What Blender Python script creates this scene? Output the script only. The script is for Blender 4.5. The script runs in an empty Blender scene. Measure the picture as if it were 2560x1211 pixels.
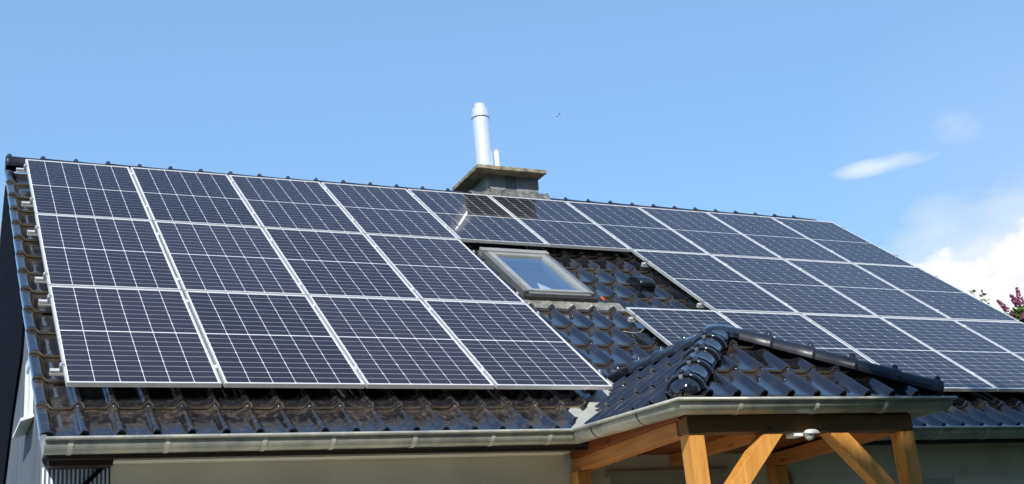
import bpy, bmesh, math, random
from mathutils import Vector, Matrix
R_ = math.radians
sc = bpy.context.scene
# ------------------------------------------------------------------ camera
CAM = (-0.9221, -8.6849, -1.9835)
cd = bpy.data.cameras.new("camera"); cam = bpy.data.objects.new("camera", cd)
sc.collection.objects.link(cam); sc.camera = cam
cam.location = CAM; cam.rotation_mode = 'XYZ'; cam.rotation_euler = (1.8881, 0.0893, -0.4357)
cd.sensor_width = 36.0; cd.lens = 3129.04 / 2560 * 36; cd.clip_start = 0.05; cd.clip_end = 5000
# ------------------------------------------------------------------ light
SUN_EL, SUN_AZ = R_(39.4), R_(28)            # azimuth measured from -Y towards -X
sdir = Vector((-math.sin(SUN_AZ) * math.cos(SUN_EL), -math.cos(SUN_AZ) * math.cos(SUN_EL), math.sin(SUN_EL)))
sl = bpy.data.lights.new("sun", 'SUN'); sl.energy = 4.3; sl.angle = R_(0.5); sl.color = (1.0, 0.95, 0.86)
so = bpy.data.objects.new("sun", sl); sc.collection.objects.link(so)
so.rotation_euler = sdir.to_track_quat('Z', 'Y').to_euler()
SKY_STRENGTH = 0.15
sc.view_settings.view_transform = 'Standard'; sc.view_settings.look = 'None'
sc.view_settings.exposure = 0.45; sc.view_settings.gamma = 1.0


def world():
    w = bpy.data.worlds.new("World"); sc.world = w; w.use_nodes = True
    nt = w.node_tree; nt.nodes.clear(); N = nt.nodes.new; L = nt.links.new
    out = N('ShaderNodeOutputWorld'); bg = N('ShaderNodeBackground'); bg.inputs['Strength'].default_value = SKY_STRENGTH
    L(bg.outputs[0], out.inputs[0])
    sky = N('ShaderNodeTexSky'); sky.sky_type = 'NISHITA'; sky.sun_disc = False
    sky.sun_elevation = SUN_EL; sky.sun_rotation = math.pi + SUN_AZ
    sky.air_density = 1.0; sky.dust_density = 0.1; sky.air_density = 0.95; sky.ozone_density = 1.6; sky.altitude = 200
    tc = N('ShaderNodeTexCoord'); nrm = N('ShaderNodeVectorMath'); nrm.operation = 'NORMALIZE'
    L(tc.outputs['Generated'], nrm.inputs[0])
    sep = N('ShaderNodeSeparateXYZ'); L(nrm.outputs[0], sep.inputs[0])

    def m(op, a, b=None, c=None, clamp=False):
        n = N('ShaderNodeMath'); n.operation = op; n.use_clamp = clamp
        for i, v in enumerate((a, b, c)):
            if v is None: continue
            if isinstance(v, (int, float)): n.inputs[i].default_value = v
            else: L(v, n.inputs[i])
        return n.outputs[0]
    az = m('MULTIPLY', m('ARCTAN2', sep.outputs[0], sep.outputs[1]), 180 / math.pi)
    el = m('MULTIPLY', m('ARCSINE', sep.outputs[2]), 180 / math.pi)

    def noise(scale, detail, rough, stretch=1.0, seed=0.0):
        cmb = N('ShaderNodeCombineXYZ'); L(az, cmb.inputs[0]); L(m('MULTIPLY', el, stretch), cmb.inputs[1]); cmb.inputs[2].default_value = seed
        n = N('ShaderNodeTexNoise'); n.inputs['Scale'].default_value = scale; n.inputs['Detail'].default_value = detail
        n.inputs['Roughness'].default_value = rough; L(cmb.outputs[0], n.inputs['Vector'])
        return m('SUBTRACT', n.outputs[0], 0.5)
    n_soft = noise(0.28, 4, 0.5, 2.0, 3.1); n_fluff = noise(0.9, 7, 0.6, 1.2, 7.7); n_wisp = noise(0.7, 4, 0.55, 2.5, 1.3)

    def blob(a0, e0, ra, re, tilt, nz, amp, soft, strength):
        c, s = math.cos(R_(tilt)), math.sin(R_(tilt))
        da = m('SUBTRACT', az, a0); de = m('SUBTRACT', el, e0)
        x = m('ADD', m('MULTIPLY', da, c / ra), m('MULTIPLY', de, s / ra))
        y = m('ADD', m('MULTIPLY', da, -s / re), m('MULTIPLY', de, c / re))
        d = m('SQRT', m('ADD', m('MULTIPLY', x, x), m('MULTIPLY', y, y)))
        v = m('ADD', m('SUBTRACT', 1.0, d), m('MULTIPLY', nz, amp))
        v = m('DIVIDE', v, soft, clamp=True)
        v = m('SMOOTH_MIN', v, 1.0, 0.2, clamp=True)
        return m('MULTIPLY', v, strength, clamp=True)
    col = N('ShaderNodeMix'); col.data_type = 'RGBA'; col.blend_type = 'MULTIPLY'; col.inputs[0].default_value = 1.0
    L(sky.outputs[0], col.inputs[6]); col.inputs[7].default_value = SKY_TINT
    lim = N('ShaderNodeMath'); lim.operation = 'MINIMUM'; lim.inputs[1].default_value = 0.5
    air = N('ShaderNodeMix'); air.data_type = 'RGBA'; L(m('MULTIPLY_ADD', el, -0.5 / 32, 0.5 + 0.5 * 26 / 32, clamp=True), lim.inputs[0]); L(lim.outputs[0], air.inputs[0]); L(col.outputs[2], air.inputs[6])
    air.inputs[7].default_value = (0.205 / SKY_STRENGTH, 0.396 / SKY_STRENGTH, 0.656 / SKY_STRENGTH, 1)      # even, slightly milky spring air
    cur = air.outputs[2]

    def over(mask, c):
        nonlocal cur
        n = N('ShaderNodeMix'); n.data_type = 'RGBA'; L(mask, n.inputs[0]); L(cur, n.inputs[6]); n.inputs[7].default_value = c
        cur = n.outputs[2]
    k = 0.76 / SKY_STRENGTH
    white = (1.0 * k, 1.0 * k, 1.02 * k, 1); grey = (0.84 * k, 0.89 * k, 0.98 * k, 1); pale = (0.56 * k, 0.73 * k, 0.95 * k, 1)
    veil = (0.43 * k, 0.63 * k, 0.93 * k, 1)
    over(blob(51.0, 17.0, 10.0, 10.0, 0, n_soft, 0.2, 1.2, 0.55), veil)               # thin veil on the right
    over(blob(44.3, 19.15, 2.7, 0.42, 1, n_wisp, 0.7, 0.8, 0.85), (0.74 * k, 0.85 * k, 1.0 * k, 1))
    over(blob(43.4, 19.1, 1.3, 0.45, 0, n_fluff, 0.7, 0.8, 0.7), (0.74 * k, 0.85 * k, 1.0 * k, 1))   # narrow wisp
    over(blob(47.9, 20.1, 1.3, 0.9, -20, n_wisp, 1.2, 1.2, 0.65), pale)               # faint puff
    over(blob(50.8, 17.0, 3.4, 1.1, 12, n_soft, 0.8, 1.0, 0.75), pale)
    over(blob(48.4, 13.3, 6.6, 4.1, 0, n_soft, 0.8, 0.6, 0.9), grey)                # flat soft bank
    over(blob(50.9, 12.4, 3.9, 3.5, 0, n_fluff, 0.7, 0.16, 1.0), white)              # cumulus
    over(blob(45.9, 12.0, 3.2, 3.0, 0, n_fluff, 0.75, 0.20, 1.0), white)
    over(blob(49.2, 13.2, 1.6, 0.7, 5, n_fluff, 1.4, 1.2, 0.5), (0.80 * k, 0.84 * k, 0.92 * k, 1))
    for a0, e0, ra, re in ((-60, 12, 22, 5), (-110, 16, 18, 6), (150, 14, 25, 6), (95, 12, 20, 6)):
        over(blob(a0, e0, ra, re, 0, n_soft, 1.2, 0.5, 0.9), grey)
    L(cur, bg.inputs['Color'])


SKY_TINT = (0.955, 1.085, 1.15, 1)
world()
# ------------------------------------------------------------------ helpers
rnd = random.Random(7)


def mat(name, base, rough=0.5, metal=0.0, coat=0.0, coat_rough=0.05, ior=1.5, var=0.0, vscale=3.0, rough_var=0.0, bump=0.0, bscale=40.0, tint2=None, stretch=None, spec=None):
    m = bpy.data.materials.new(name); m.use_nodes = True; nt = m.node_tree; b = nt.nodes['Principled BSDF']
    b.inputs['Base Color'].default_value = (*base, 1); b.inputs['Roughness'].default_value = rough; b.inputs['Metallic'].default_value = metal
    b.inputs['IOR'].default_value = ior; b.inputs['Coat Weight'].default_value = coat; b.inputs['Coat Roughness'].default_value = coat_rough
    if spec is not None: b.inputs['Specular IOR Level'].default_value = spec
    N = nt.nodes.new; L = nt.links.new
    tc = N('ShaderNodeTexCoord'); src = tc.outputs['Object']
    if stretch:
        mp = N('ShaderNodeMapping'); mp.inputs['Scale'].default_value = stretch; L(src, mp.inputs[0]); src = mp.outputs[0]
    if var or rough_var or tint2:
        n = N('ShaderNodeTexNoise'); n.inputs['Scale'].default_value = vscale; n.inputs['Detail'].default_value = 8; n.inputs['Roughness'].default_value = 0.6
        L(src, n.inputs['Vector'])
        cr = N('ShaderNodeMapRange'); cr.inputs[1].default_value = 0.3; cr.inputs[2].default_value = 0.7; L(n.outputs[0], cr.inputs[0])
        if var or tint2:
            mx = N('ShaderNodeMix'); mx.data_type = 'RGBA'; L(cr.outputs[0], mx.inputs[0])
            t2 = tint2 or tuple(c * (1 + var) for c in base)
            mx.inputs[6].default_value = (*[c * (1 - var) for c in base], 1); mx.inputs[7].default_value = (*t2, 1)
            L(mx.outputs[2], b.inputs['Base Color'])
        if rough_var:
            rr = N('ShaderNodeMapRange'); rr.inputs[3].default_value = max(0.02, rough - rough_var); rr.inputs[4].default_value = rough + rough_var
            L(cr.outputs[0], rr.inputs[0]); L(rr.outputs[0], b.inputs['Roughness'])
    if bump:
        n2 = N('ShaderNodeTexNoise'); n2.inputs['Scale'].default_value = bscale; n2.inputs['Detail'].default_value = 6; L(src, n2.inputs['Vector'])
        bp = N('ShaderNodeBump'); bp.inputs['Strength'].default_value = bump; bp.inputs['Distance'].default_value = 0.01
        L(n2.outputs[0], bp.inputs['Height']); L(bp.outputs[0], b.inputs['Normal'])
    return m


def tile_mat(name="glazed_tile", old=False):
    m = mat(name, (0.010, 0.011, 0.016), rough=0.10, coat=1.0, coat_rough=0.03, ior=1.6)
    nt = m.node_tree; b = nt.nodes['Principled BSDF']; N = nt.nodes.new; L = nt.links.new
    tc = N('ShaderNodeTexCoord')
    n = N('ShaderNodeTexNoise'); n.inputs['Scale'].default_value = 7; n.inputs['Detail'].default_value = 9; n.inputs['Roughness'].default_value = 0.65; L(tc.outputs['Object'], n.inputs[0])
    uv = N('ShaderNodeUVMap'); sp = N('ShaderNodeSeparateXYZ'); L(uv.outputs[0], sp.inputs[0])
    # dust and algae settle at the upper, sheltered end of every tile (v near 1)
    r = N('ShaderNodeMapRange'); r.inputs[1].default_value = 0.45; r.inputs[2].default_value = 1.05; L(sp.outputs[1], r.inputs[0])
    a = N('ShaderNodeMath'); a.operation = 'MULTIPLY_ADD'; L(n.outputs[0], a.inputs[0]); a.inputs[1].default_value = 1.7; a.inputs[2].default_value = -0.92
    ad = N('ShaderNodeMath'); ad.operation = 'MULTIPLY_ADD'; ad.use_clamp = True; L(r.outputs[0], ad.inputs[0]); ad.inputs[1].default_value = 0.42; L(a.outputs[0], ad.inputs[2])
    if old:
        # the lowest courses are the dirtiest: grime and pale lichen spots gather above the eave
        so_ = N('ShaderNodeSeparateXYZ'); L(tc.outputs['Object'], so_.inputs[0])
        lo = N('ShaderNodeMapRange'); lo.inputs[1].default_value = 0.75; lo.inputs[2].default_value = -0.2; lo.inputs[3].default_value = 0.0; lo.inputs[4].default_value = 1.0; L(so_.outputs[1], lo.inputs[0])
        n3 = N('ShaderNodeTexNoise'); n3.inputs['Scale'].default_value = 22; n3.inputs['Detail'].default_value = 8; n3.inputs['Roughness'].default_value = 0.7; L(tc.outputs['Object'], n3.inputs[0])
        sp3 = N('ShaderNodeMapRange'); sp3.inputs[1].default_value = 0.50; sp3.inputs[2].default_value = 0.66; sp3.inputs[4].default_value = 0.75; L(n3.outputs[0], sp3.inputs[0])
        ml = N('ShaderNodeMath'); ml.operation = 'MULTIPLY'; L(lo.outputs[0], ml.inputs[0]); L(sp3.outputs[0], ml.inputs[1])
        a3 = N('ShaderNodeMath'); a3.operation = 'ADD'; a3.use_clamp = True; L(ad.outputs[0], a3.inputs[0]); L(ml.outputs[0], a3.inputs[1]); ad = a3
    mx = N('ShaderNodeMix'); mx.data_type = 'RGBA'; L(ad.outputs[0], mx.inputs[0])
    mx.inputs[6].default_value = (0.010, 0.011, 0.016, 1); mx.inputs[7].default_value = (0.085, 0.066, 0.048, 1) if old else (0.060, 0.048, 0.036, 1); L(mx.outputs[2], b.inputs['Base Color'])
    rr = N('ShaderNodeMapRange'); rr.inputs[3].default_value = 0.10; rr.inputs[4].default_value = 0.5; L(ad.outputs[0], rr.inputs[0]); L(rr.outputs[0], b.inputs['Roughness'])
    cw = N('ShaderNodeMapRange'); cw.inputs[3].default_value = 1.0; cw.inputs[4].default_value = 0.1; L(ad.outputs[0], cw.inputs[0]); L(cw.outputs[0], b.inputs['Coat Weight'])
    n2 = N('ShaderNodeTexNoise'); n2.inputs['Scale'].default_value = 16; n2.inputs['Detail'].default_value = 2; L(tc.outputs['Object'], n2.inputs[0])
    bp = N('ShaderNodeBump'); bp.inputs['Strength'].default_value = 0.18; bp.inputs['Distance'].default_value = 0.005; L(n2.outputs[0], bp.inputs['Height'])
    L(bp.outputs[0], b.inputs['Normal']); L(bp.outputs[0], b.inputs['Coat Normal'])
    return m


def wood_mat(name, c1, c2, axis):
    st = {'x': (1.2, 14, 14), 'y': (14, 1.2, 14), 'z': (14, 14, 1.2)}[axis]
    m = mat(name, c1, rough=0.55, tint2=c2, vscale=2.2, bump=0.15, bscale=6, stretch=st, spec=0.3)
    nt = m.node_tree; b = nt.nodes['Principled BSDF']; N = nt.nodes.new; L = nt.links.new
    tc = N('ShaderNodeTexCoord'); mp = N('ShaderNodeMapping'); mp.inputs['Scale'].default_value = {'x': (2.6, 7, 7), 'y': (7, 2.6, 7), 'z': (7, 7, 2.6)}[axis]
    vo = N('ShaderNodeTexVoronoi'); vo.inputs['Scale'].default_value = 1.0; L(tc.outputs['Object'], mp.inputs[0]); L(mp.outputs[0], vo.inputs['Vector'])
    r1 = N('ShaderNodeMapRange'); r1.inputs[1].default_value = 0.06; r1.inputs[2].default_value = 0.16; r1.inputs[3].default_value = 0.8; r1.inputs[4].default_value = 0.0; L(vo.outputs['Distance'], r1.inputs[0])
    src = b.inputs['Base Color'].links[0].from_socket
    mx = N('ShaderNodeMix'); mx.data_type = 'RGBA'; L(r1.outputs[0], mx.inputs[0]); L(src, mx.inputs[6]); mx.inputs[7].default_value = (c1[0] * .3, c1[1] * .25, c1[2] * .3, 1)
    L(mx.outputs[2], b.inputs['Base Color'])
    return m


def cell_mat():
    m = mat("solar_cell", (0.011, 0.012, 0.030), rough=0.5, spec=0.2, coat=0.85, coat_rough=0.035, ior=1.3)
    nt = m.node_tree; b = nt.nodes['Principled BSDF']; N = nt.nodes.new; L = nt.links.new
    b.inputs['Coat IOR'].default_value = 1.42
    tc = N('ShaderNodeTexCoord'); sp = N('ShaderNodeSeparateXYZ'); L(tc.outputs['Object'], sp.inputs[0])
    # fine silver busbars running up the cells
    a = N('ShaderNodeMath'); a.operation = 'MULTIPLY'; L(sp.outputs[0], a.inputs[0]); a.inputs[1].default_value = 1 / 0.01835
    f = N('ShaderNodeMath'); f.operation = 'FRACT'; L(a.outputs[0], f.inputs[0])
    g = N('ShaderNodeMath'); g.operation = 'LESS_THAN'; L(f.outputs[0], g.inputs[0]); g.inputs[1].default_value = 0.05
    oi = N('ShaderNodeObjectInfo'); rr = N('ShaderNodeMapRange'); rr.inputs[3].default_value = 0.72; rr.inputs[4].default_value = 1.3; L(oi.outputs['Random'], rr.inputs[0])
    vm = N('ShaderNodeVectorMath'); vm.operation = 'SCALE'; vm.inputs[0].default_value = (0.019, 0.017, 0.025); L(rr.outputs[0], vm.inputs['Scale'])
    mx = N('ShaderNodeMix'); mx.data_type = 'RGBA'; L(g.outputs[0], mx.inputs[0]); L(vm.outputs[0], mx.inputs[6]); mx.inputs[7].default_value = (0.085, 0.085, 0.095, 1)
    L(mx.outputs[2], b.inputs['Base Color'])
    return m


M = dict(
    tile=tile_mat(),
    tile_old=tile_mat("weathered_tile", True),
    clay=mat("tile_edge_clay", (0.30, 0.215, 0.135), rough=0.5, tint2=(0.78, 0.63, 0.46), vscale=9),
    cap_gloss=mat("glossy_cap", (0.010, 0.011, 0.016), rough=0.10, coat=0.7, coat_rough=0.02, ior=1.6, bump=0.12, bscale=10, rough_var=0.05, vscale=9),
    cap=mat("glazed_cap", (0.016, 0.019, 0.030), rough=0.40, coat=0.1, coat_rough=0.25, ior=1.33, bump=0.12, bscale=14, rough_var=0.06, vscale=12),
    alu=mat("aluminium", (0.78, 0.78, 0.77), rough=0.42, metal=0.55, var=0.05, vscale=8),
    alu_dark=mat("aluminium_mill", (0.62, 0.62, 0.62), rough=0.35, metal=0.8),
    cell=cell_mat(),
    sheet=mat("backsheet_white", (0.78, 0.79, 0.80), rough=0.4, coat=0.75, coat_rough=0.035),
    zinc=mat("weathered_zinc", (0.22, 0.24, 0.24), rough=0.40, metal=0.22, tint2=(0.52, 0.51, 0.43), vscale=5, rough_var=0.1, bump=0.05, bscale=20),
    strap=mat("zinc_strap", (0.50, 0.51, 0.46), rough=0.5, metal=0.3),
    joint=mat("solder_joint", (0.08, 0.085, 0.09), rough=0.5, metal=0.4),
    lead=mat("lead_flashing", (0.07, 0.073, 0.078), rough=0.45, metal=0.3, tint2=(0.26, 0.26, 0.255), vscale=16, bump=0.9, bscale=22),
    apron=mat("aged_apron", (0.12, 0.125, 0.115), rough=0.5, metal=0.3, tint2=(0.34, 0.33, 0.28), vscale=14),
    valley=mat("valley_zinc", (0.32, 0.34, 0.33), rough=0.5, metal=0.3, tint2=(0.52, 0.52, 0.47), vscale=7, bump=0.08, bscale=9),
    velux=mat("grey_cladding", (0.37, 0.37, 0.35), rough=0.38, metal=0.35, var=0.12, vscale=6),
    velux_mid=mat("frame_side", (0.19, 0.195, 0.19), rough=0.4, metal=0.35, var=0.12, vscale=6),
    velux_dark=mat("dark_cladding", (0.045, 0.042, 0.04), rough=0.4, metal=0.3),
    stucco=mat("stucco", (0.66, 0.62, 0.51), rough=0.9, tint2=(0.84, 0.79, 0.66), vscale=1.6, bump=0.25, bscale=120),
    gable=mat("gable_render", (0.115, 0.13, 0.16), rough=0.9, spec=0.1, tint2=(0.19, 0.21, 0.24), vscale=3, bump=0.1, bscale=60, stretch=(1, 4, .5)),
    rib_sunlit=mat("sunlit_blue_rib", (0.70, 0.78, 0.90), rough=0.6),  # sunlight that misses the ribs is put into this pale colour
    near_black=mat("matt_near_black", (0.006, 0.006, 0.012), rough=0.95, var=0.3, vscale=5, spec=0.05),  # near-black tone of the gable sheet and the eave strip
    slate=mat("grey_slate", (0.16, 0.165, 0.17), rough=0.55, tint2=(0.25, 0.26, 0.265), vscale=7, bump=0.15, bscale=30),
    slate_mid=mat("mid_slate", (0.10, 0.107, 0.115), rough=0.55, tint2=(0.15, 0.16, 0.17), vscale=7),
    concrete=mat("mossy_concrete", (0.10, 0.09, 0.075), rough=0.95, tint2=(0.36, 0.31, 0.20), vscale=9, bump=0.6, bscale=40),
    steel=mat("stainless", (0.86, 0.87, 0.88), rough=0.24, metal=0.55),
    white=mat("white_plastic", (0.80, 0.80, 0.78), rough=0.35),
    curtain=mat("curtain_cloth", (0.85, 0.88, 0.86), rough=0.9),
    white_frame=mat("white_frame", (0.78, 0.79, 0.80), rough=0.4),
    cream=mat("cream_trim", (0.50, 0.48, 0.40), rough=0.6),
    trim=mat("painted_trim", (0.86, 0.82, 0.72), rough=0.5),
    shutter=mat("shutter_box", (0.42, 0.40, 0.35), rough=0.6, var=0.05),
    dark=mat("dark_recess", (0.012, 0.011, 0.012), rough=0.8),
    brown=mat("dark_brown_board", (0.035, 0.022, 0.018), rough=0.7, var=0.3, vscale=4),
    wood_x=wood_mat("larch_x", (0.46, 0.21, 0.045), (0.62, 0.31, 0.075), 'x'),
    wood_y=wood_mat("larch_y", (0.42, 0.15, 0.038), (0.64, 0.26, 0.070), 'y'),
    wood_z=wood_mat("larch_z", (0.47, 0.20, 0.040), (0.66, 0.325, 0.078), 'z'),
    wood_shade=wood_mat("shaded_larch", (0.13, 0.065, 0.025), (0.21, 0.11, 0.045), 'x'),  # darker copy of the larch; the front beam's shade is in the colour
    red=wood_mat("red_boards", (0.20, 0.055, 0.02), (0.30, 0.09, 0.035), 'y'),
    black=mat("black_plastic", (0.012, 0.013, 0.016), rough=0.25, coat=0.4),
    grass=mat("grass", (0.035, 0.06, 0.015), rough=0.9, tint2=(0.055, 0.085, 0.022), vscale=3),
    paving=mat("paving", (0.40, 0.36, 0.29), rough=0.9, tint2=(0.50, 0.46, 0.38), vscale=4),
    bark=mat("bark", (0.09, 0.07, 0.05), rough=0.9, var=0.4, vscale=8, bump=0.5, bscale=20),
    leaf=mat("leaf", (0.05, 0.11, 0.022), rough=0.5, tint2=(0.11, 0.18, 0.04), vscale=2.0),
    needle=mat("needle", (0.018, 0.045, 0.018), rough=0.6, tint2=(0.035, 0.07, 0.025), vscale=2.0),
    leaf_red=mat("leaf_reddish", (0.13, 0.07, 0.035), rough=0.5),
    blossom=mat("lilac_blossom", (0.13, 0.018, 0.065), rough=0.7, tint2=(0.27, 0.06, 0.15), vscale=16),
    ember=mat("red_leaf", (0.55, 0.10, 0.03), rough=0.6),
    feather=mat("dark_feather", (0.04, 0.04, 0.045), rough=0.8),
    room=mat("white_reveal", (0.72, 0.75, 0.78), rough=0.9),
)
mg = bpy.data.materials.new("window_glass"); mg.use_nodes = True
_n = mg.node_tree; _n.nodes.clear(); _o = _n.nodes.new('ShaderNodeOutputMaterial'); _x = _n.nodes.new('ShaderNodeMixShader'); _x.inputs[0].default_value = 0.88
_t = _n.nodes.new('ShaderNodeBsdfTransparent'); _t.inputs[0].default_value = (0.95, 0.97, 1.0, 1)
_g = _n.nodes.new('ShaderNodeBsdfGlossy'); _g.inputs['Color'].default_value = (0.92, 0.97, 1.0, 1); _g.inputs['Roughness'].default_value = 0.01
_q = _n.nodes.new('ShaderNodeNewGeometry'); _m = _n.nodes.new('ShaderNodeMath'); _m.operation = 'MULTIPLY_ADD'; _m.inputs[1].default_value = -0.74; _m.inputs[2].default_value = 0.74
_n.links.new(_q.outputs['Backfacing'], _m.inputs[0]); _n.links.new(_m.outputs[0], _x.inputs[0])
_n.links.new(_t.outputs[0], _x.inputs[1]); _n.links.new(_g.outputs[0], _x.inputs[2]); _n.links.new(_x.outputs[0], _o.inputs[0])
M['glass'] = mg


def link(name, bm, mats, parent=None, matrix=None, smooth=False):
    me = bpy.data.meshes.new(name); bm.normal_update(); bm.to_mesh(me); bm.free()
    for k in (mats if isinstance(mats, (list, tuple)) else [mats]): me.materials.append(M[k])
    o = bpy.data.objects.new(name, me); sc.collection.objects.link(o)
    if matrix is not None: o.matrix_world = matrix
    if parent is not None: o.parent = parent
    if smooth: me.polygons.foreach_set("use_smooth", [True] * len(me.polygons)); me.update()
    return o


def setp(o, label=None, cat=None, group=None, kind=None):
    if label: o['label'] = label
    if cat: o['category'] = cat
    if group: o['group'] = group
    if kind: o['kind'] = kind
    return o


def empty(name, loc=(0, 0, 0), rot=(0, 0, 0), **k):
    o = bpy.data.objects.new(name, None); sc.collection.objects.link(o); o.empty_display_size = 0.1
    o.location = loc; o.rotation_euler = rot
    return setp(o, **k)


def box(bm, x0, x1, y0, y1, z0, z1, mi=0, T=None, bev=0.0):
    vs = [bm.verts.new(p) for p in ((x0, y0, z0), (x1, y0, z0), (x1, y1, z0), (x0, y1, z0), (x0, y0, z1), (x1, y0, z1), (x1, y1, z1), (x0, y1, z1))]
    fs = [bm.faces.new([vs[i] for i in f]) for f in ((3, 2, 1, 0), (4, 5, 6, 7), (0, 1, 5, 4), (1, 2, 6, 5), (2, 3, 7, 6), (3, 0, 4, 7))]
    for f in fs: f.material_index = mi
    if bev:
        es = list({e for f in fs for e in f.edges})
        r = bmesh.ops.bevel(bm, geom=es, offset=bev, segments=2, affect='EDGES', profile=0.6)
        vs = list({v for f in r['faces'] for v in f.verts} | {v for v in vs if v.is_valid})
    if T is not None:
        for v in vs: v.co = T @ v.co
    return vs


def prism(bm, pts, axis_vec, mi=0):
    """pts: list of 3D points of a planar polygon, extruded by axis_vec"""
    a = [bm.verts.new(p) for p in pts]; b = [bm.verts.new(Vector(p) + Vector(axis_vec)) for p in pts]; n = len(a)
    fs = [bm.faces.new(a[::-1]), bm.faces.new(b)] + [bm.faces.new((a[i], a[(i + 1) % n], b[(i + 1) % n], b[i])) for i in range(n)]
    for f in fs: f.material_index = mi
    bmesh.ops.recalc_face_normals(bm, faces=fs)


def tube(bm, pts, r, n=8, mi=0, cap=True):
    pts = [Vector(p) for p in pts]; rings = []
    for i, p in enumerate(pts):
        d = (pts[min(i + 1, len(pts) - 1)] - pts[max(i - 1, 0)]).normalized()
        u = d.cross(Vector((0, 0, 1)));
        if u.length < 1e-3: u = d.cross(Vector((1, 0, 0)))
        u.normalize(); w = u.cross(d); rr = r[i] if isinstance(r, (list, tuple)) else r
        rings.append([bm.verts.new(p + rr * (math.cos(2 * math.pi * k / n) * u + math.sin(2 * math.pi * k / n) * w)) for k in range(n)])
    for a, b in zip(rings, rings[1:]):
        for k in range(n):
            f = bm.faces.new((a[k], a[(k + 1) % n], b[(k + 1) % n], b[k])); f.material_index = mi; f.smooth = True
    if cap:
        for rg in (rings[0][::-1], rings[-1]):
            f = bm.faces.new(rg); f.material_index = mi
    return rings


def lathe(bm, prof, c, n=24, mi=0, T=None):
    """prof: (r, z) list about the z axis at c"""
    rings = []
    for r, z in prof:
        if r < 1e-5: rings.append([bm.verts.new((c[0], c[1], c[2] + z))])
        else: rings.append([bm.verts.new((c[0] + r * math.cos(2 * math.pi * k / n), c[1] + r * math.sin(2 * math.pi * k / n), c[2] + z)) for k in range(n)])
    for a, b in zip(rings, rings[1:]):
        for k in range(n):
            A, B = a[k % len(a)], a[(k + 1) % len(a)]; Cc, D = b[(k + 1) % len(b)], b[k % len(b)]
            q = []
            for v in (A, B, Cc, D):
                if v not in q: q.append(v)
            if len(q) > 2:
                f = bm.faces.new(q); f.material_index = mi; f.smooth = True
    if T is not None:
        for rg in rings:
            for v in rg: v.co = T @ v.co


# ------------------------------------------------------------------ roof frame
PIT = 0.6665
ROOF = Matrix.Rotation(PIT, 4, 'X')         # local (u, v, d) -> world
def roofp(u, v, d=0.0): return ROOF @ Vector((u, v, d))
TW, TG = 0.2273, 0.4195                     # tile cover width and gauge
GROUND = -3.6


def tile_profile(x):
    """height of the tile surface across one tile, x in 0..1 (roll near the right)"""
    d = x - 0.78
    if d > 0.5: d -= 1
    if d < -0.5: d += 1
    h = 0.0
    if -0.23 < d <= 0: h = (0.5 + 0.5 * math.cos(math.pi * d / 0.23)) ** 0.9
    elif 0 < d < 0.15: h = (1 - (d / 0.15) ** 2) ** 0.6
    t = (x - 0.27) / 0.27
    pan = -0.05 * (1 - min(1, t * t)) if abs(t) < 1 else 0
    return 0.043 * (h + pan)


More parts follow.
